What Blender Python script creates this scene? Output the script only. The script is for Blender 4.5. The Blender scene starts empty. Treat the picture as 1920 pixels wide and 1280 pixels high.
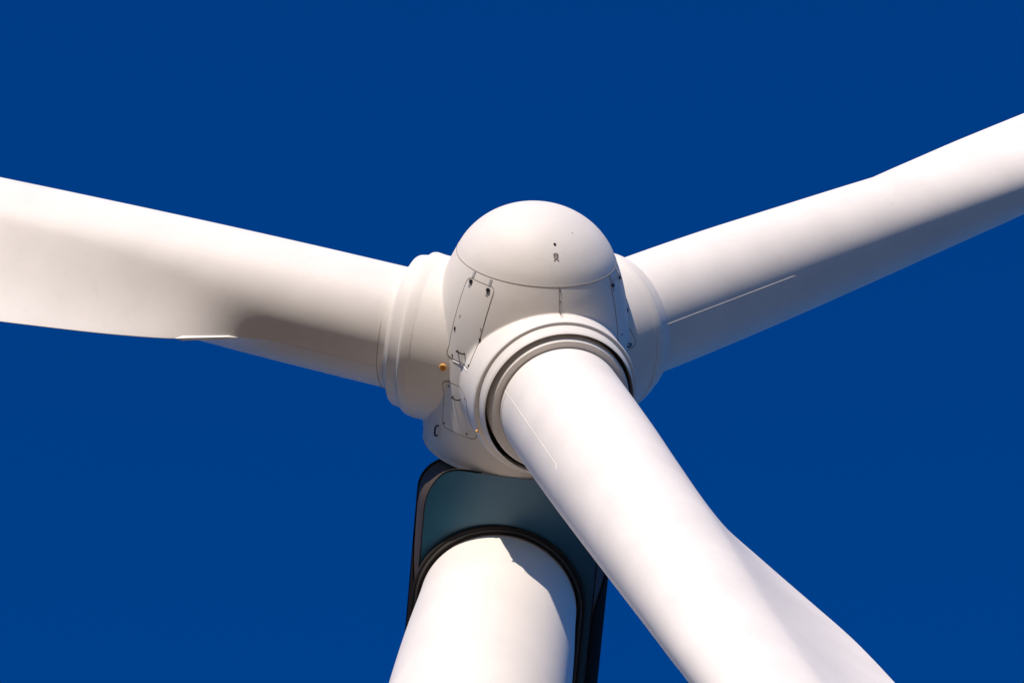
import bpy, bmesh, math, random
from mathutils import Vector, Matrix

random.seed(4)
sc = bpy.context.scene
K = 0.00932                       # metres per working unit
V = Vector

# ------------------------------------------------------------------ frames
# unit vectors of the turbine as seen by the camera (x right, y up, z towards the viewer)
n_c = V((0.085, 0.916, 0.392)).normalized()          # rotor axis, towards the nose
T_c = V((0.100, 0.452, -0.886)).normalized()         # straight up
Yneg = (n_c - n_c.dot(T_c) * T_c).normalized()       # world -Y
Yw = -Yneg
Xw = Yw.cross(T_c).normalized()
CAM2W = Matrix((Xw, Yw, T_c))                        # rows: world axes in camera coordinates
def c2w(v): return CAM2W @ V(v)

FPX = 9650.0
HUB_C = V((989 - 960, 640 - 661, -FPX)) * K          # hub centre, camera coordinates
HUB_W0 = CAM2W @ HUB_C
OVERHANG = 425 * K
n_w = c2w(n_c)
CAM_Z = 1.7
hub_z = CAM_Z + HUB_W0.z
HUB = V((0, 0, hub_z)) + V((n_w.x, n_w.y, 0)).normalized() * (OVERHANG * V((n_w.x, n_w.y)).length)
HUB.x = 0
CAMPOS = HUB - HUB_W0
h_w = V((1, 0, 0)); h_w = (h_w - h_w.dot(n_w) * n_w).normalized()
w_w = n_w.cross(h_w)
bC = c2w((0.248, -0.395, 0.885)); bC = (bC - bC.dot(n_w) * n_w).normalized()
PH_C = math.atan2(bC.dot(w_w), bC.dot(h_w))

# ------------------------------------------------------------------ camera
cam_d = bpy.data.cameras.new('camera'); cam = bpy.data.objects.new('camera', cam_d)
sc.collection.objects.link(cam); sc.camera = cam
cam_d.sensor_width = 36; cam_d.lens = 36 * FPX / 1920
cam_d.clip_start = 0.5; cam_d.clip_end = 20000
cam.matrix_world = Matrix.Translation(CAMPOS) @ CAM2W.to_4x4()

# ------------------------------------------------------------------ sky and sun
SUN_C = V((-0.25, 0.90, 0.195)).normalized()         # towards the sun, camera coordinates
S = c2w(SUN_C)
el = math.asin(S.z); az = math.atan2(S.x, S.y)
world = bpy.data.worlds.new('World'); sc.world = world; world.use_nodes = True
nt = world.node_tree; bg = nt.nodes['Background']
sky = nt.nodes.new('ShaderNodeTexSky'); sky.sky_type = 'NISHITA'; sky.sun_disc = False
sky.sun_elevation = el; sky.sun_rotation = az
sky.altitude = 1500; sky.air_density = 1.0; sky.dust_density = 0.0; sky.ozone_density = 6.0
hsv = nt.nodes.new('ShaderNodeHueSaturation')        # polarised, deep blue sky
hsv.inputs['Hue'].default_value = 0.513; hsv.inputs['Saturation'].default_value = 1.5; hsv.inputs['Value'].default_value = 1.2
nt.links.new(sky.outputs[0], hsv.inputs['Color']); nt.links.new(hsv.outputs[0], bg.inputs[0])
bg.inputs[1].default_value = 0.15
sun_d = bpy.data.lights.new('sun', 'SUN'); sun_d.energy = 5.0; sun_d.angle = math.radians(0.55)
sun_d.color = (1.0, 0.885, 0.78)
sun = bpy.data.objects.new('sun', sun_d); sc.collection.objects.link(sun)
sun.rotation_euler = S.to_track_quat('Z', 'Y').to_euler(); sun.location = (0, 0, 150)
sc.view_settings.view_transform = 'Standard'; sc.view_settings.look = 'None'
sc.view_settings.exposure = 0.0; sc.view_settings.gamma = 1.0; sc.view_settings.use_curve_mapping = False
sc.cycles.max_bounces = 6; sc.cycles.diffuse_bounces = 4

# ------------------------------------------------------------------ materials
def paint(name, col, rough=0.4, var=0.06, dirt=0.0, spec=0.45, scale=0.9, coat=0.0):
    m = bpy.data.materials.new(name); m.use_nodes = True
    t = m.node_tree; b = t.nodes['Principled BSDF']
    tc = t.nodes.new('ShaderNodeTexCoord')
    nz = t.nodes.new('ShaderNodeTexNoise'); nz.inputs['Scale'].default_value = scale; nz.inputs['Detail'].default_value = 8
    nz.inputs['Roughness'].default_value = 0.6
    t.links.new(tc.outputs['Object'], nz.inputs['Vector'])
    rp = t.nodes.new('ShaderNodeValToRGB')
    rp.color_ramp.elements[0].position = 0.3; rp.color_ramp.elements[1].position = 0.7
    rp.color_ramp.elements[0].color = tuple(c * (1 - var) for c in col) + (1,)
    rp.color_ramp.elements[1].color = tuple(min(1, c * (1 + var * 0.5)) for c in col) + (1,)
    t.links.new(nz.outputs['Fac'], rp.inputs['Fac'])
    out = rp.outputs['Color']
    if dirt:
        n2 = t.nodes.new('ShaderNodeTexNoise'); n2.inputs['Scale'].default_value = 5.0; n2.inputs['Detail'].default_value = 12
        n2.inputs['Roughness'].default_value = 0.75
        t.links.new(tc.outputs['Object'], n2.inputs['Vector'])
        r2 = t.nodes.new('ShaderNodeValToRGB'); r2.color_ramp.elements[0].position = 0.56; r2.color_ramp.elements[1].position = 0.8
        t.links.new(n2.outputs['Fac'], r2.inputs['Fac'])
        mu = t.nodes.new('ShaderNodeMath'); mu.operation = 'MULTIPLY'; mu.inputs[1].default_value = dirt
        t.links.new(r2.outputs['Color'], mu.inputs[0])
        mx = t.nodes.new('ShaderNodeMixRGB'); mx.inputs['Color2'].default_value = (0.22, 0.17, 0.12, 1)
        t.links.new(mu.outputs[0], mx.inputs['Fac']); t.links.new(out, mx.inputs['Color1']); out = mx.outputs['Color']
    t.links.new(out, b.inputs['Base Color'])
    mr = t.nodes.new('ShaderNodeMapRange'); mr.inputs['To Min'].default_value = rough - 0.06; mr.inputs['To Max'].default_value = rough + 0.08
    t.links.new(nz.outputs['Fac'], mr.inputs['Value']); t.links.new(mr.outputs[0], b.inputs['Roughness'])
    b.inputs['Specular IOR Level'].default_value = spec
    b.inputs['Coat Weight'].default_value = coat
    bp = t.nodes.new('ShaderNodeBump'); bp.inputs['Strength'].default_value = 0.02; bp.inputs['Distance'].default_value = 0.02
    n3 = t.nodes.new('ShaderNodeTexNoise'); n3.inputs['Scale'].default_value = 2.2; n3.inputs['Detail'].default_value = 3
    t.links.new(tc.outputs['Object'], n3.inputs['Vector'])
    t.links.new(n3.outputs['Fac'], bp.inputs['Height']); t.links.new(bp.outputs[0], b.inputs['Normal'])
    return m
M_BLADE = paint('blade gelcoat', (0.78, 0.725, 0.66), 0.55, 0.06, 0.16, 0.3)
M_SPIN = paint('spinner paint', (0.76, 0.705, 0.635), 0.55, 0.06, 0.16, 0.3)
M_TOWER = paint('tower paint', (0.78, 0.725, 0.66), 0.5, 0.05, 0.10)
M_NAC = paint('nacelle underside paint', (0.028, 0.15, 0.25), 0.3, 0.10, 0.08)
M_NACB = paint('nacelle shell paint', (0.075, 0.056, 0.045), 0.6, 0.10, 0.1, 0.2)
M_RUB = paint('black rubber', (0.030, 0.024, 0.020), 0.7, 0.3, 0.0, 0.2)
M_STRIP = paint('black edge strip', (0.016, 0.009, 0.005), 0.85, 0.3, 0.0, 0.08)
M_RUBG = paint('grey rubber', (0.075, 0.072, 0.068), 0.35, 0.3)
M_DARK = paint('dark steel', (0.012, 0.011, 0.011), 0.5, 0.2)
M_GAP = paint('seam sealant', (0.21, 0.16, 0.12), 0.7, 0.2)
M_GAP2 = paint('nose joint sealant', (0.36, 0.31, 0.26), 0.7, 0.2)
M_GAPL = paint('faint seam sealant', (0.40, 0.36, 0.31), 0.6, 0.2)
M_STEEL = paint('bare steel', (0.42, 0.40, 0.38), 0.3, 0.1)
M_RUST = paint('rusty steel', (0.10, 0.035, 0.02), 0.7, 0.3)
M_ORANGE = paint('orange enamel', (0.80, 0.33, 0.03), 0.35, 0.15)
M_ORANGEL = paint('pale orange enamel', (0.95, 0.62, 0.25), 0.3, 0.1)
M_GLASSY = paint('pale trim and glint paint', (0.85, 0.82, 0.76), 0.35, 0.03)  # pale tone for the tab, the pitch mark and the drawn hatch glint

def ground_mat():
    m = bpy.data.materials.new('dry grass ground'); m.use_nodes = True
    t = m.node_tree; b = t.nodes['Principled BSDF']
    tc = t.nodes.new('ShaderNodeTexCoord'); nz = t.nodes.new('ShaderNodeTexNoise')
    nz.inputs['Scale'].default_value = 0.05; nz.inputs['Detail'].default_value = 12
    t.links.new(tc.outputs['Object'], nz.inputs['Vector'])
    rp = t.nodes.new('ShaderNodeValToRGB')
    rp.color_ramp.elements[0].position = 0.35; rp.color_ramp.elements[1].position = 0.65
    rp.color_ramp.elements[0].color = (0.10, 0.050, 0.022, 1); rp.color_ramp.elements[1].color = (0.155, 0.085, 0.042, 1)
    t.links.new(nz.outputs['Fac'], rp.inputs['Fac']); t.links.new(rp.outputs[0], b.inputs['Base Color'])
    b.inputs['Roughness'].default_value = 0.95
    return m

# ------------------------------------------------------------------ mesh helpers
def link(name, me, mat, parent=None, smooth=True, sharp=35):
    for p in me.polygons: p.use_smooth = smooth
    if smooth:
        try: me.set_sharp_from_angle(angle=math.radians(sharp))
        except Exception: pass
    if mat: me.materials.append(mat)
    o = bpy.data.objects.new(name, me); sc.collection.objects.link(o)
    if parent: o.parent = parent
    return o
def from_lists(name, vs, fs):
    me = bpy.data.meshes.new(name); me.from_pydata([tuple(v) for v in vs], [], fs); me.update()
    bm = bmesh.new(); bm.from_mesh(me); bmesh.ops.recalc_face_normals(bm, faces=bm.faces); bm.to_mesh(me); bm.free()
    return me
def smooth_profile(pts, sub=6):
    """catmull-rom through (s, r) points"""
    out = []
    P = [pts[0]] + list(pts) + [pts[-1]]
    for i in range(1, len(P) - 2):
        p0, p1, p2, p3 = P[i-1], P[i], P[i+1], P[i+2]
        for j in range(sub):
            t = j / sub
            out.append(tuple(0.5 * ((2*p1[k]) + (-p0[k]+p2[k])*t + (2*p0[k]-5*p1[k]+4*p2[k]-p3[k])*t*t + (-p0[k]+3*p1[k]-3*p2[k]+p3[k])*t**3) for k in (0, 1)))
    out.append(pts[-1]); return out
def lathe(name, prof, org, ax, u, v, seg=160, off=None):
    """prof: (s, r) in working units; org metres; ring spun about ax"""
    vs, fs, rings = [], [], []
    for s, r in prof:
        c = org + ax * (s * K)
        if off: c = c + off(s)
        if r <= 1e-6: rings.append([len(vs)]); vs.append(c); continue
        ring = []
        for i in range(seg):
            a = 2 * math.pi * i / seg
            ring.append(len(vs)); vs.append(c + (u * math.cos(a) + v * math.sin(a)) * (r * K))
        rings.append(ring)
    for A, B in zip(rings, rings[1:]):
        for i in range(seg):
            j = (i + 1) % seg
            if len(A) == 1 and len(B) == 1: continue
            if len(A) == 1: fs.append((A[0], B[i], B[j]))
            elif len(B) == 1: fs.append((A[i], A[j], B[0]))
            else: fs.append((A[i], A[j], B[j], B[i]))
    return from_lists(name, vs, fs)
def tube(name, pts, rad, seg=10, closed=False, caps=True):
    pts = [V(p) for p in pts]; n = len(pts); vs, fs = [], []
    prev = None
    for i, p in enumerate(pts):
        a = pts[(i-1) % n] if (closed or i > 0) else p
        b = pts[(i+1) % n] if (closed or i < n-1) else p
        t = (b - a).normalized()
        if prev is None:
            up = V((0, 0, 1)) if abs(t.z) < 0.9 else V((1, 0, 0)); e1 = t.cross(up).normalized()
        else: e1 = (prev - prev.dot(t) * t).normalized()
        e2 = t.cross(e1); prev = e1
        for k in range(seg):
            an = 2*math.pi*k/seg; vs.append(p + (e1*math.cos(an) + e2*math.sin(an)) * rad)
    m = n if closed else n-1
    for i in range(m):
        for k in range(seg):
            a, b = i*seg, ((i+1) % n)*seg; k2 = (k+1) % seg
            fs.append((a+k, a+k2, b+k2, b+k))
    if caps and not closed:
        fs.append(tuple(range(seg))); fs.append(tuple(range((n-1)*seg, n*seg)))
    return from_lists(name, vs, fs)
def tag(o, label=None, cat=None, group=None, kind=None):
    if label: o['label'] = label
    if cat: o['category'] = cat
    if group: o['group'] = group
    if kind: o['kind'] = kind
    return o

# ------------------------------------------------------------------ ground (below and behind the camera; it lights the undersides)
gv, gf = [V((0, 0, 0))], []
NG = 96; radii = [30, 120, 500, 2000, 8000]
for r in radii:
    for i in range(NG):
        a = 2*math.pi*i/NG; gv.append(V((r*math.cos(a), r*math.sin(a), 0)))
for i in range(NG):
    gf.append((0, 1+i, 1+(i+1) % NG))
for k in range(len(radii)-1):
    for i in range(NG):
        a, b = 1+k*NG, 1+(k+1)*NG; j = (i+1) % NG
        gf.append((a+i, b+i, b+j, a+j))
tag(link('ground', from_lists('ground', gv, gf), ground_mat(), smooth=False), kind='structure')

# ------------------------------------------------------------------ the turbine
root = bpy.data.objects.new('wind_turbine', None); sc.collection.objects.link(root)
tag(root, 'white three-bladed wind turbine seen from below against deep blue sky', 'wind turbine')
Zw = V((0, 0, 1)); Xv = V((1, 0, 0)); Yv = V((0, 1, 0))
NAC_DROP = 175 * K
ringz = HUB.z - 0 - NAC_DROP + (HUB - V((0, 0, HUB.z))).length * 0 + OVERHANG * 0
axis_at_tower = HUB - n_w * OVERHANG
ringz = axis_at_tower.z - NAC_DROP                    # underside of the nacelle

# tower: tapered, flaring below the yaw ring
tp = []
H0 = ringz + 0.3
for d, r in [(0, 146), (40, 147), (100, 150), (200, 157), (320, 163), (480, 168), (800, 174)]:
    tp.append((-d, r))
full = H0 / K
tp += [(-full * 0.4, 190), (-full * 0.7, 214), (-full, 240)]
prof = smooth_profile(tp, 6)
tower = link('tower', lathe('tower', prof, V((0, 0, H0)), Zw, Xv, Yv, 192), M_TOWER, root)
tower.data.name = 'tower'
for d in (760, 1900, 3600, 5600):                     # flange joints between the tower sections
    pr = [p for p in prof if p[0] <= -d][0]
    link('flange_joint', lathe('flange_joint', [(pr[0]-1.2, pr[1]), (pr[0]-1.2, pr[1]+1.6), (pr[0]+1.2, pr[1]+1.6), (pr[0]+1.2, pr[1])], V((0, 0, H0)), Zw, Xv, Yv, 128), M_GAPL, tower)

# nacelle: frame with origin on the rotor axis above the tower; e_f forward, e_s side, e_d down
e_f = n_w; e_s = h_w; e_d = -(n_w.cross(-h_w)).normalized()
if e_d.z > 0: e_d = -e_d
NO = axis_at_tower
def NP(f, s, d): return NO + (e_f*f + e_s*s + e_d*d) * K
SX = 10.0                                             # small sideways offset of the shell
FRONT, BACK = 205.0, -720.0
def plan(half, front, rad, bump=0.0, back=BACK, n=24):
    """outline in (f, s), rounded front corners, from back-left round the front to back-right"""
    pts = [(back + (front-rad-back) * i / 10, -half) for i in range(10)]
    for i in range(n+1):
        a = math.pi/2 * i/n; pts.append((front-rad + rad*math.sin(a), -half+rad - rad*math.cos(a)))
    for i in range(n+1):
        a = math.pi/2 * i/n; pts.append((front-rad + rad*math.cos(a), half-rad + rad*math.sin(a)))
    pts += [(front-rad + (back-front+rad) * (i+1) / 10, half) for i in range(10)]
    if bump:
        pts = [(f + bump*min(1.0, abs(s)/135.0)**2 * max(0.0, (f-90)/(front-90)), s) for f, s in pts]
    return [(f, s+SX) for f, s in pts]
def loft(layers, close_first=False, close_last=False):
    vs, fs = [], []; n = len(layers[0][0])
    for pts, d in layers: vs += [NP(f, s, d) for f, s in pts]
    for L in range(len(layers)-1):
        for i in range(n):
            j = (i+1) % n; a, b = L*n, (L+1)*n; fs.append((a+i, a+j, b+j, b+i))
    if close_first: fs.append(tuple(range(n)))
    if close_last: fs.append(tuple(range((len(layers)-1)*n, len(layers)*n)))
    return vs, fs
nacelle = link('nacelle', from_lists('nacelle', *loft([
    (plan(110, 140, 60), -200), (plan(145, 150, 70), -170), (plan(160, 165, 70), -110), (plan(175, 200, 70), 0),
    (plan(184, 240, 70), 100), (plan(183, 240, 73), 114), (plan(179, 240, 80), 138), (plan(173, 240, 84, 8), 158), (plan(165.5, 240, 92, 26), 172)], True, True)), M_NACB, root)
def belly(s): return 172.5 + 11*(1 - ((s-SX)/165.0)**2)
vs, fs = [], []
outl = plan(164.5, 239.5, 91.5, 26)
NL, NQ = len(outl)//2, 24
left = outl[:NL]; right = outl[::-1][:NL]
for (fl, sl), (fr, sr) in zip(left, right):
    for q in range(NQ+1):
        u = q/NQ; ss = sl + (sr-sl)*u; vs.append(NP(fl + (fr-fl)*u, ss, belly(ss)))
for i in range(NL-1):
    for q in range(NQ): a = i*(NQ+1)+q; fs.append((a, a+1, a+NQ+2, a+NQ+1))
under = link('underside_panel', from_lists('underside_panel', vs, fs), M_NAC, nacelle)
edge = plan(185, 241, 70)
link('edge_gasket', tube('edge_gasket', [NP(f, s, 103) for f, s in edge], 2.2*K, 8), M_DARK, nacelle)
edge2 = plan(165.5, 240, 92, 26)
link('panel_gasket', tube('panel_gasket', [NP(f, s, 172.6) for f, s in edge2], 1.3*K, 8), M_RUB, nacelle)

# yaw opening trim: half round at the front, straight legs running back, lying on the underside
def trim_path(r, back=-230, n=48):
    cf = 0.0
    P = [(back, -r)] + [(cf - 20, -r)]
    P = [(back + (cf-back)*i/8, -r) for i in range(8)]
    for i in range(n+1):
        a = math.pi * i/n; P.append((cf + r*math.sin(a), -r*math.cos(a)))
    P += [(cf + (back-cf)*(i+1)/8, r) for i in range(8)]
    return P
# centre of the opening on the underside plane, right on the tower axis
kz = (V((0, 0, 0)) - NO)
cf0 = V((0, 0, NP(0, 0, 175).z)) - NO; CF = cf0.dot(e_f)/K; CS = cf0.dot(e_s)/K
def band(name, r0, r1, d0, d1, mat):
    """trim of rounded rectangular section between radii r0 and r1, depths d0..d1"""
    sec = [(r0, d0), (r0, d1-2), (r0+2, d1), (r1-2, d1), (r1, d1-2), (r1, d0)]
    vs, fs = [], []; m = None
    for r, d in sec:
        pts = [NP(f+CF, s+CS, d) for f, s in trim_path(r)]; m = len(pts); vs += pts
    for q in range(len(sec)-1):
        for i in range(m-1): fs.append((q*m+i, q*m+i+1, (q+1)*m+i+1, (q+1)*m+i))
    return link(name, from_lists(name, vs, fs), mat, nacelle)
band('opening_trim', 147.5, 164, 170, 190, M_RUB)
P = [NP(f+CF, s+CS, 190.5) for f, s in trim_path(156)]
link('trim_bead', tube('trim_bead', P, 2.2*K, 8), M_RUBG, nacelle)
# black strips laid over the shell's sides along the lower edge
for sg in (-1, 1):
    vs, fs = [], []
    N, Q = 30, 5
    sec = [(183.5, 30), (184.6, 105), (183.4, 120), (180, 137), (174, 159), (167, 171)]
    for i in range(N+1):
        f = 130 - 840*(i/N)**1.5; g = min(1.0, (130-f)/150.0)
        for q in range(Q+1):
            p = q*g
            k0 = min(Q-1, int(p)); u = p-k0
            s_ = sec[k0][0]*(1-u)+sec[k0+1][0]*u; d_ = sec[k0][1]*(1-u)+sec[k0+1][1]*u
            vs.append(NP(f, SX + sg*(s_+1.4), d_+1.2))
    for i in range(N):
        for q in range(Q): a = i*(Q+1)+q; fs.append((a, a+1, a+Q+2, a+Q+1))
    link('edge_strip', from_lists('edge_strip', vs, fs), M_STRIP, nacelle)

# ------------------------------------------------------------------ spinner
body_pts = [(-181, 181), (-150, 185), (-90, 188.5), (-20, 190), (50, 186.5), (110, 177.5), (160, 164.2), (197, 149.5)]
nose_pts = [(197, 149.5), (221, 137.5), (243, 120.5), (261, 100.5), (275, 78), (284.5, 55), (290.5, 30), (292.6, 12), (293, 0)]
def blend(pts, sub=8): return smooth_profile(pts, sub)
def gap_prof():
    al = blend(body_pts + nose_pts[1:])
    return [p for p in al if p[0] <= 197.01], [p for p in al if p[0] >= 196.99]
bprof, nprof = gap_prof()
body_prof = [(-150, 150), (-179, 160), (-181.5, 176)] + bprof + [(197.4, 148), (195, 147)]
def srad(s):
    P = bprof if s <= 197 else nprof
    for a, b in zip(P, P[1:]):
        if a[0] <= s <= b[0] and b[0] > a[0]: return a[1] + (b[1]-a[1])*(s-a[0])/(b[0]-a[0])
    return P[-1][1] if s > 0 else P[0][1]
def SP(th, s, lift=0.0):
    """point on the spinner skin: angle (deg) from h towards w, axial s, lift outward in working units"""
    a = math.radians(th); r = srad(s) + lift
    return HUB + n_w*(s*K) + (h_w*math.cos(a) + w_w*math.sin(a)) * (r*K)
def SN(th, s):
    a = math.radians(th); d = 1.0; k = (srad(s+d)-srad(s-d))/(2*d)
    return ((h_w*math.cos(a) + w_w*math.sin(a)) - n_w*k).normalized()

# camera ray to spinner angle/axial is worked out offline (tools), results are used as numbers below

# ------------------------------------------------------------------ blade frames
def blade_frame(ph):
    b = h_w*math.cos(ph) + w_w*math.sin(ph)
    t = n_w.cross(b)
    return b, t.normalized()
# collars on the spinner (fixed to it)
COFF = -6.0
col_prof = [(60, 157), (150, 156.5), (192, 155.8), (204, 155.4), (208, 154.8), (210, 153.6), (210.8, 152), (211, 148.2),
            (212.5, 147.6), (231, 144.4), (233.6, 143.6), (235.6, 142.2), (236.4, 141.6), (236, 141.1), (200, 141), (180, 141)]
BL = []
for k in range(3):
    BL.append(blade_frame(PH_C + k * 2*math.pi/3))
def shift(s): return n_w * (COFF * K * max(0.0, min(1.0, (212 - s)/30.0)))
# the shell: body and the three collar barrels fused into one smooth skin
core = [(-181.5, 0), (-181.5, 177)] + bprof + [(197.6, 147), (214, 137), (214, 0)]
bm = bmesh.new()
def add(me):
    bm.from_mesh(me); bpy.data.meshes.remove(me)
add(lathe('tmp', core, HUB, n_w, h_w, w_w, 160))
for b, t in BL:
    add(lathe('tmp', [(0, 0), (0, 140)] + [(s_, r_) for s_, r_ in col_prof if s_ <= 204] + [(206, 150), (206, 0)], HUB, b, t, n_w, 120, shift))
me = bpy.data.meshes.new('spinner'); bm.to_mesh(me); bm.free()
tmp = bpy.data.objects.new('spinner', me); sc.collection.objects.link(tmp)
rm = tmp.modifiers.new('remesh', 'REMESH'); rm.mode = 'VOXEL'; rm.voxel_size = 0.015; rm.use_smooth_shade = True
sm_ = tmp.modifiers.new('smooth', 'SMOOTH'); sm_.factor = 0.5; sm_.iterations = 2
dg = bpy.context.evaluated_depsgraph_get(); dg.update()
me2 = bpy.data.meshes.new_from_object(tmp.evaluated_get(dg)); me2.name = 'spinner'
bpy.data.objects.remove(tmp)
# drop the disc faces at the mouth of each collar so the blade root can pass
bm = bmesh.new(); bm.from_mesh(me2)
kill = []
for f in bm.faces:
    c = f.calc_center_median() - HUB
    for b, t in BL:
        sb = c.dot(b)/K
        if sb > 196 and (c - b*(sb*K)).length/K < 150: kill.append(f); break
bmesh.ops.delete(bm, geom=kill, context='FACES'); bm.to_mesh(me2)
from mathutils.bvhtree import BVHTree
SKIN = BVHTree.FromBMesh(bm); bm.free()
spinner = link('spinner', me2, M_SPIN, root, sharp=180)
nose = link('nose_cap', lathe('nose_cap', [(197.0, 146), (198.2, 147.5)] + nprof, HUB, n_w, h_w, w_w, 224), M_SPIN, spinner)
# drip rim at the rear edge
link('rear_rim', lathe('rear_rim', [(-180, 178), (-183, 179.5), (-184.5, 181.2), (-183.5, 182.8), (-180, 182.8), (-177, 181.4)], HUB, n_w, h_w, w_w, 200), M_SPIN, spinner)
link('nose_seam', lathe('nose_seam', [(196.2, 149.4), (196.7, 150.15), (197.6, 149.8), (198.2, 148.9)], HUB, n_w, h_w, w_w, 200), M_GAP2, spinner)


lip = [(186, 150), (186, 161.2)] + [p for p in col_prof if p[0] >= 190 and p[1] > 0]
lip = [(188, 150), (188, 156.4)] + [(s_, r_ + 0.5) if s_ <= 204 else (s_, r_) for s_, r_ in col_prof[2:]]
for b, t in BL:
    link('blade_collar', lathe('blade_collar', lip, HUB, b, t, n_w, 200, shift), M_SPIN, spinner)
    link('root_seal', lathe('root_seal', [(206, 141.2), (207, 140), (207, 134), (205, 132)], HUB, b, t, n_w, 160), M_DARK, spinner)

# ------------------------------------------------------------------ blade (built once in its own frame: z along the blade, x to the trailing edge, y to the nose side)
def interp(tab, s):
    if s <= tab[0][0]: return tab[0][1]
    for a, b in zip(tab, tab[1:]):
        if s <= b[0]:
            u = (s-a[0])/(b[0]-a[0]); u = u*u*(3-2*u) if False else u
            return a[1] + (b[1]-a[1])*u
    return tab[-1][1]
def sm(tab, s, w=60):
    return sum(interp(tab, s + w*k/2) for k in (-2, -1, 0, 1, 2)) / 5
T_LE = [(240, 116), (450, 116), (700, 117), (1000, 117), (1400, 116), (2000, 108), (3000, 84), (4200, 50), (4800, 18), (4840, 2)]
T_Q = [(240, 116), (400, 115), (550, 112), (700, 107), (900, 99), (1150, 87), (1450, 73), (2000, 52), (3000, 30), (4200, 15), (4800, 5), (4840, 1)]
T_TE = [(240, 116), (480, 116), (535, 128), (575, 150), (632, 175), (780, 212), (1035, 264), (1150, 284), (1300, 293), (1550, 290), (1850, 272), (2400, 250), (3200, 215), (4200, 120), (4800, 40), (4840, 4)]
T_TW = [(240, 18), (700, 18), (1000, 16.5), (1450, 13.5), (2200, 8), (3500, 1.5), (4840, 0)]
T_CONE = [(0, 0), (240, 0), (1300, 56), (4840, 300)]
NS = 90
def section(s):
    a = sm(T_LE, s) if s > 300 else interp(T_LE, s)
    q = sm(T_Q, s) if s > 300 else interp(T_Q, s)
    te = sm(T_TE, s, 50) if s > 300 else interp(T_TE, s)
    tw = math.radians(sm(T_TW, s)); cone = interp(T_CONE, s)
    ext = max(0.0, te - a)                       # how far the trailing edge reaches past the round body
    g = min(1.0, ext/70.0)
    top, bot = [], []
    for i in range(NS+1):
        u = i/NS
        # dense near both edges
        x = -a + (te + a) * (0.5 - 0.5*math.cos(math.pi*u))
        ell = math.sqrt(max(0.0, 1 - (x/a)**2)) * q if x < a else 0.0
        if ext > 0.01:
            x0 = a*a/te; y0 = q*math.sqrt(1 - (a/te)**2)      # tangent from the trailing edge to the round body
            if x > x0:
                v = min(1.0, (x - x0)/(te - x0))
                lin = y0*(1-v) + 0.6*g*v
                c = (te - x0)*g
                yt = lin - 0.05*c*(4*v*(1-v))**1.3
                yb = lin - 0.030*c*(4*v*(1-v))**1.3
                if i == NS: yt = yb = 0.3*g
            else: yt = yb = ell
            g2 = max(0.0, min(1.0, (ext-10)/130.0)); g2 = 0.25*g2*g2*(3-2*g2)
            x1 = -0.15*a
            if x > x1 and g2 > 0:
                y1 = q*math.sqrt(1-0.0225); m1 = q*0.15/math.sqrt(1-0.0225)/a; Ln = te-x1
                v = min(1.0, (x-x1)/Ln); m2 = -0.50*y1/Ln
                yh = (2*v**3-3*v*v+1)*y1 + (v**3-2*v*v+v)*Ln*m1 + (3*v*v-2*v**3)*0.6 + (v**3-v*v)*Ln*m2
                yt = yt*(1-g2) + yh*g2; yb = yb*(1-g2) + yh*g2
                if i == NS: yt = yb = 0.3*g
        else: yt = yb = ell
        top.append((x, yt)); bot.append((x, -yb))
    pts = top + bot[::-1][(0 if g > 0 else 0):]
    pts = top + bot[::-1]
    ct, st = math.cos(tw), math.sin(tw)
    out = []
    for x, y in pts:
        out.append(((x*ct + y*st), (-x*st + y*ct) + cone))
    return out
def blade_dir(s, th):
    """skin point of the round root: th measured from trailing edge direction towards nose side, blade frame"""
    q = interp(T_Q, s); a = interp(T_LE, s); tw = math.radians(interp(T_TW, s)); cone = interp(T_CONE, s)
    x, y = a*math.cos(th), q*math.sin(th)
    return x*math.cos(tw)+y*math.sin(tw), -x*math.sin(tw)+y*math.cos(tw)+cone
stations = [238 + i*12 for i in range(10)] + [358 + i*20 for i in range(60)] + [1560 + i*80 for i in range(41)]
stations = [s for s in stations if s < 4838] + [4838]
vs, fs = [], []; n = None
for s in stations:
    sec = section(s); n = len(sec)
    vs += [V((x*K, y*K, s*K)) for x, y in sec]
for L in range(len(stations)-1):
    for i in range(n):
        j = (i+1) % n; a, b_ = L*n, (L+1)*n; fs.append((a+i, a+j, b_+j, b_+i))
fs.append(tuple(range(n))); fs.append(tuple(range((len(stations)-1)*n, len(stations)*n)))
me = from_lists('blade', vs, fs)
bm = bmesh.new(); bm.from_mesh(me); bmesh.ops.remove_doubles(bm, verts=bm.verts, dist=0.0004); bmesh.ops.recalc_face_normals(bm, faces=bm.faces); bm.to_mesh(me); bm.free()

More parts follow.
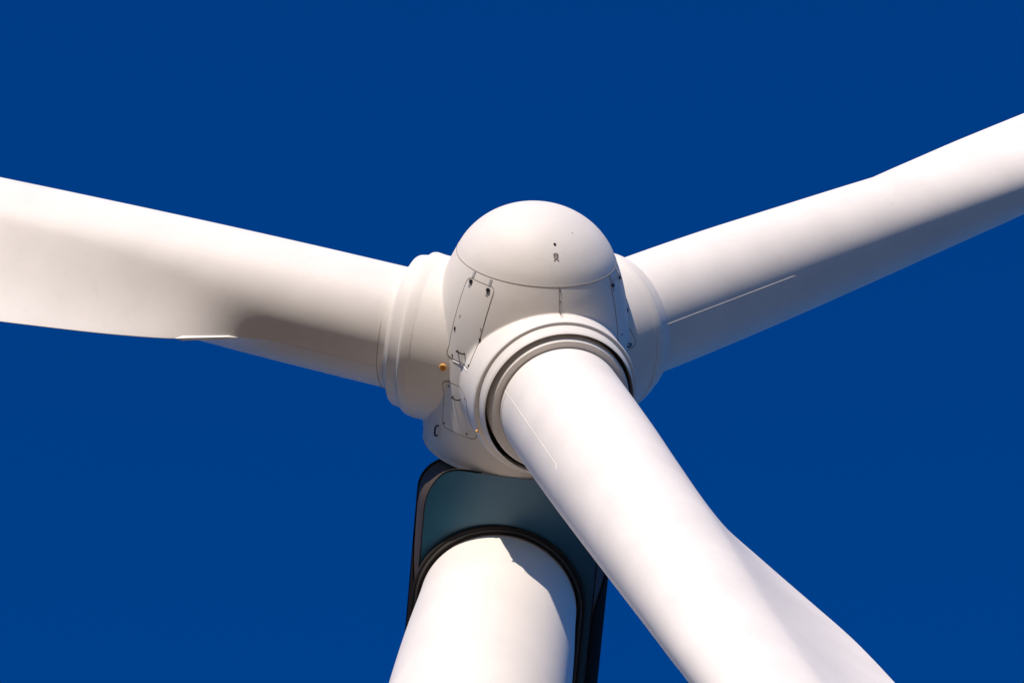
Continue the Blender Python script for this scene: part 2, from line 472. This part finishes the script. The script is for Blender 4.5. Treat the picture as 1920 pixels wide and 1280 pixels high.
def local_parts(parent):
    O = V((0, 0, 0)); z = V((0, 0, 1)); x = V((1, 0, 0)); y = V((0, 1, 0))
    link('root_flange', lathe('root_flange', [(190, 132.8), (234, 132.6), (239, 131.2), (242.6, 129.6), (243.3, 129.0), (243.5, 128), (243.0, 117), (243, 114)], O, z, x, y, 192), M_BLADE, parent)
    link('root_seam', lathe('root_seam', [(258.6, 115.4), (259, 116.4), (260.2, 116.4), (260.6, 115.4)], O, z, x, y, 160), M_GAPL, parent)
    # mould parting ridges along leading and trailing edge of the root
    for th, end in ((0.0, 560), (math.pi, 610)):
        P = []
        for i in range(40):
            s = 243 + (end-243)*i/39
            X, Y = blade_dir(s, th); P.append(V((X*K, Y*K, s*K)))
        X, Y = blade_dir(end+10, th + (0.05 if th else 0)); P.append(V((X*K, Y*K, (end+10)*K)))
        link('parting_ridge', tube('parting_ridge', P, 0.68*K, 6), M_BLADE, parent)
    # small pale spoiler tab where the trailing edge starts
    P0 = []
    for s in (560, 585, 655, 662):
        sec = section(s)
        te = sec[NS]; P0.append((s, te))
    vs, fs = [], []
    prof = [(556, 0, 0), (575, 7, 9), (650, 8, 11), (664, 0, 0)]
    for s, wx, wy in [(528, 0, 0.5), (545, 4, 6.5), (626, 5, 7), (640, 0, 0.5)]:
        X, Y = section(s)[NS]
        for dx, dy in ((-14, wy), (wx, wy*0.45), (wx, -wy*0.3), (-14, -wy*0.3)):
            vs.append(V(((X+dx)*K, (Y+dy)*K, s*K)))
    for L in range(3):
        for i in range(4): j = (i+1) % 4; fs.append((4*L+i, 4*L+j, 4*L+4+j, 4*L+4+i))
    fs += [(0, 1, 2, 3), (12, 13, 14, 15)]
    link('spoiler_tab', from_lists('spoiler_tab', vs, fs), M_GLASSY, parent, smooth=False)
    # zero mark across the flange face
    a0 = math.radians(MARK)
    P = [V((math.cos(a0+d)*r*K, math.sin(a0+d)*r*K, 244.0*K)) for r, d in ((128, 0.012), (117, -0.012))]
    link('pitch_mark', tube('pitch_mark', P, 0.8*K, 6), M_GLASSY, parent)
    # small bolts round the flange skirt
    for k_ in range(4):
        a = math.radians(35 + 90*k_)
        p = V((math.cos(a)*131.8, math.sin(a)*131.8, 238)) * K
        bmx = bmesh.new(); bmesh.ops.create_uvsphere(bmx, u_segments=10, v_segments=6, radius=1.1*K)
        bmx.transform(Matrix.Translation(p)); m_ = bpy.data.meshes.new('bolt'); bmx.to_mesh(m_); bmx.free()
        link('bolt', m_, M_GAP, parent)
MARK = 60.0
blade0 = link('blade', me, M_BLADE, root, sharp=50)
local_parts(blade0)
def place(o, b, t):
    m = Matrix((t, n_w, b)).transposed()      # columns x=t, y=n, z=b
    o.matrix_world = Matrix.Translation(HUB) @ m.to_4x4()
kids = list(blade0.children)
blades = [blade0]
for k in (1, 2):
    c = blade0.copy(); sc.collection.objects.link(c); c.parent = root
    for ch in kids:
        d = ch.copy(); sc.collection.objects.link(d); d.parent = c
    blades.append(c)
for o, (b, t) in zip(blades, BL): place(o, b, t)

# ------------------------------------------------------------------ hatches and fittings on the spinner
def skin(th, s, lift=0.0):
    """skin of the fused shell straight out from the rotor axis at angle th (deg), axial s"""
    a = math.radians(th); d = h_w*math.cos(a) + w_w*math.sin(a)
    o = HUB + n_w*(s*K)
    # cast outward from inside so the first shell met is the body, not a collar rim
    loc, nrm, idx, dist = SKIN.ray_cast(o + d*(150*K if s < 150 else 120*K), d)
    if loc is None or dist > 90*K:
        loc = SP(th, s); nrm = SN(th, s)
    if nrm.dot(d) < 0: nrm = -nrm
    return loc + nrm*(lift*K), nrm
def dense(path, step=4.0):
    out = []
    for (t0, s0), (t1, s1) in zip(path, path[1:]):
        n_ = max(2, int(math.hypot((t1-t0)*3.1, s1-s0)/step))
        for i in range(n_): out.append((t0+(t1-t0)*i/n_, s0+(s1-s0)*i/n_))
    out.append(path[-1]); return out
def seam(name, path, rad=0.6, mat=None, lift=0.1, closed=False):
    P = [skin(t_, s_, lift)[0] for t_, s_ in dense(path)]
    if closed: P = P[:-1]
    return link(name, tube(name, P, rad*K, 6, closed), mat or M_GAP, spinner)
def round_rect(t0, t1, s0, s1, r, n_=6):
    rt = r/3.1; P = []
    for (ct, cs, a0) in ((t1-rt, s1-r, 0), (t0+rt, s1-r, 90), (t0+rt, s0+r, 180), (t1-rt, s0+r, 270)):
        for i in range(n_+1):
            a = math.radians(a0 + 90*i/n_); P.append((ct + rt*math.cos(a), cs + r*math.sin(a)))
    return P + [P[0]]
def hatch(t0, t1, s0, s1, r, lean=0.0):
    def ln(t_, s_): return t_ - lean*((t_-t0)/(t1-t0))*((s1-s_)/(s1-s0))
    P = round_rect(t0+0.35, t1-0.35, s0+1.1, s1-1.1, r)[:-1]
    lo, hi = min(p[1] for p in P), max(p[1] for p in P); vs, fs = [], []
    NR, NC = 40, 12
    for i in range(NR+1):
        s_ = lo + (hi-lo)*i/NR
        # width at this station from the rounded outline
        d_ = min(s_-lo, hi-s_); k_ = 0 if d_ >= r else (r - math.sqrt(max(0, r*r-(r-d_)**2)))/3.1
        for q in range(NC+1):
            vs.append(skin(ln(t0+0.35+k_ + (t1-t0-0.7-2*k_)*q/NC, s_), s_, 0.35)[0])
    for i in range(NR):
        for q in range(NC): a = i*(NC+1)+q; fs.append((a, a+1, a+NC+2, a+NC+1))
    link('hatch', from_lists('hatch', vs, fs), M_SPIN, spinner)
    seam('hatch_seam', [(ln(a_, b_), b_) for a_, b_ in round_rect(t0, t1, s0, s1, r)], 0.52, closed=True)
def box_on(name, th, s_, wt, ws, hgt, mat, rot=0.0, parent=None, pos=None, nrm=None):
    """small bevelled block standing on the skin: wt across, ws along the axis, hgt high (working units)"""
    if pos is None: p, nn_ = skin(th, s_)
    else: p, nn_ = pos, nrm
    e2 = (n_w - n_w.dot(nn_)*nn_).normalized(); e1 = e2.cross(nn_).normalized()
    c_, s2 = math.cos(rot), math.sin(rot); e1, e2 = e1*c_+e2*s2, e2*c_-e1*s2
    bm = bmesh.new(); bmesh.ops.create_cube(bm, size=1.0)
    bmesh.ops.scale(bm, vec=(wt*K, ws*K, hgt*K), verts=bm.verts)
    bmesh.ops.bevel(bm, geom=bm.edges[:], offset=min(wt, ws, hgt)*0.2*K, segments=2, affect='EDGES')
    M_ = Matrix((e1, e2, nn_)).transposed().to_4x4(); M_.translation = p + nn_*(hgt*0.5*K)
    bm.transform(M_); me_ = bpy.data.meshes.new(name); bm.to_mesh(me_); bm.free()
    return link(name, me_, mat, parent or spinner)
def stud(name, th, s_, r, mat, pos=None, nrm=None):
    if pos is None: p, nn_ = skin(th, s_)
    else: p, nn_ = pos, nrm
    u = nn_.orthogonal().normalized(); v = nn_.cross(u)
    pr = [(-0.3, r), (r*0.5, r), (r*0.75, r*0.8), (r*0.85, 0)]
    return link(name, lathe(name, pr, p, nn_, u, v, 14), mat, spinner)
def handle(th, s_, length, ang, hgt=6.0, rad=1.5):
    p, nn_ = skin(th, s_)
    e2 = (n_w - n_w.dot(nn_)*nn_).normalized(); e1 = e2.cross(nn_).normalized()
    d = e1*math.cos(ang) + e2*math.sin(ang); L = length/2
    P = [(-L, -1), (-L, hgt*0.5), (-L*0.93, hgt*0.85), (-L*0.75, hgt), (0, hgt*1.04), (L*0.75, hgt), (L*0.93, hgt*0.85), (L, hgt*0.5), (L, -1)]
    pts = [p + d*(x_*K) + nn_*(z_*K) for x_, z_ in P]
    link('handle', tube('handle', pts, rad*K, 8), M_DARK, spinner)
def hinge(th, s_, mat2=None):
    box_on('hinge_plate', th, s_+9.0, 5.2, 13, 1.0, M_STEEL)
    box_on('hinge_plate', th, s_-10.0, 5.2, 9, 1.0, M_STEEL)
    box_on('hinge', th, s_-3.6, 6.5, 6.5, 3.4, M_DARK)
# upper and lower hatch left of the front blade
hatch(-138.2, -113.4, 29.0, 183.0, 11, 4.5)
hatch(-137.6, -115.5, -112.5, -17.0, 9, -4.0)
hinge(-133.9, 181.5); hinge(-118.2, 179.0)
box_on('latch', -137.2+1.2, 86.0, 2.6, 6.5, 2.2, M_DARK); box_on('latch', -116.2, 85.0, 2.6, 6.5, 2.2, M_DARK)
box_on('latch', -134.2, 112.0, 1.6, 5.0, 1.2, M_GAPL); box_on('latch', -117.0, 104.0, 1.6, 5.0, 1.2, M_GAPL)
handle(-127.6, 49.0, 17, 0.0); handle(-127.2, -42.5, 17, 0.0); handle(-141.8, -128.0, 21, math.pi/2*0.93, 6.5, 1.7)
for th_, s_ in ((-134.1, 35.5), (-118.4, 37.0)): stud('bolt', th_, s_, 2.0, M_DARK)
for th_, s_ in ((-134.2, -27.0), (-137.0+1.2, -104.6), (-118.3, -105.5), (-117.0, -24.0)): stud('bolt', th_, s_, 1.9, M_RUST)
seam('hatch_glint', [(-133.0, 26.2), (-119.0, 26.2)], 1.0, M_GLASSY, 0.3)  # pale strip painting a glint along the upper hatch's bottom edge
# hatch on the right side
hatch(-23.0, 2.0, 36.0, 184.0, 11)
hinge(-20.4, 181.5); hinge(-4.8, 181.0)
handle(-5.2, 46.0, 15, 0.0)
stud('bolt', -17.2, 81.5, 1.9, M_DARK); stud('bolt', -0.6, -21.9, 1.9, M_RUST)
box_on('latch', 0.5, 108.0, 2.4, 8, 2.2, M_DARK)
# joint between the two body shells, with its row of screws
seam('body_seam', [(-68.9, 195.5), (-68.9, 120)], 0.5, M_GAP)
seam('body_seam', [(-67.6, 195.5), (-67.9, 120)], 0.35, M_GAPL)
for s_ in (191.5, 172, 152, 138): stud('screw', -68.2, s_, 1.5, M_GAP)
# lifting plug, small drain hole and stencilled letters on the nose cap
def nose_pt(th, s_):
    return SP(th, s_), SN(th, s_)
p, nn_ = nose_pt(-68.75, 261.4); stud('drain_hole', 0, 0, 2.5, M_DARK, p, nn_)
p, nn_ = nose_pt(-39.9, 271.6); stud('drain_hole', 0, 0, 1.0, M_GAP, p, nn_)
p, nn_ = nose_pt(-69.2, 244.0)
e2 = (n_w - n_w.dot(nn_)*nn_).normalized(); e1 = e2.cross(nn_).normalized()   # e2 up the dome
if e1.dot(Xw) < 0: pass
cu = bpy.data.curves.new('lettering', 'FONT'); cu.body = 'X0'; cu.size = 13*K; cu.extrude = 0.12*K; cu.align_x = 'CENTER'; cu.align_y = 'CENTER'
cu.offset = 0.25*K
to = bpy.data.objects.new('lettering', cu); sc.collection.objects.link(to)
dg = bpy.context.evaluated_depsgraph_get(); dg.update()
tm = bpy.data.meshes.new_from_object(to.evaluated_get(dg)); bpy.data.objects.remove(to)
rx = e2; ry = nn_.cross(e2)                       # reads upwards
M_ = Matrix((rx, ry, nn_)).transposed().to_4x4(); M_.translation = p + nn_*(0.5*K)
tm.transform(M_); tm.materials.clear(); tm.name = 'lettering'
link('lettering', tm, M_GAP, nose, smooth=False)
#EYES
def ring_plug(pos, nn_, r):
    u = (n_w - n_w.dot(nn_)*nn_).normalized(); v = nn_.cross(u)
    pr = [(-1, r*1.0), (1.2, r*1.0), (2.0, r*0.85), (1.6, r*0.62), (0.4, r*0.5), (0.3, 0)]
    link('ring_plug', lathe('ring_plug', pr, pos, nn_, u, v, 24), M_ORANGE, spinner)
    P = [pos + (u*math.cos(a_*math.pi/8) + v*math.sin(a_*math.pi/8))*(r*0.82*K) + nn_*(2.0*K) for a_ in range(16)]
    link('lifting_eye', tube('lifting_eye', P, 0.9*K, 8, True), M_ORANGEL, spinner)
p, nn_ = skin(-137.9, 7.4); ring_plug(p, nn_, 7.5)
a_ = math.radians(-104.62); p = HUB + n_w*(-60.7*K) + (h_w*math.cos(a_) + w_w*math.sin(a_))*(256.4*K)
b, t = BL[0]; q_ = p - HUB; nn_ = (q_ - q_.dot(b)*b).normalized(); ring_plug(p, nn_, 3.2)
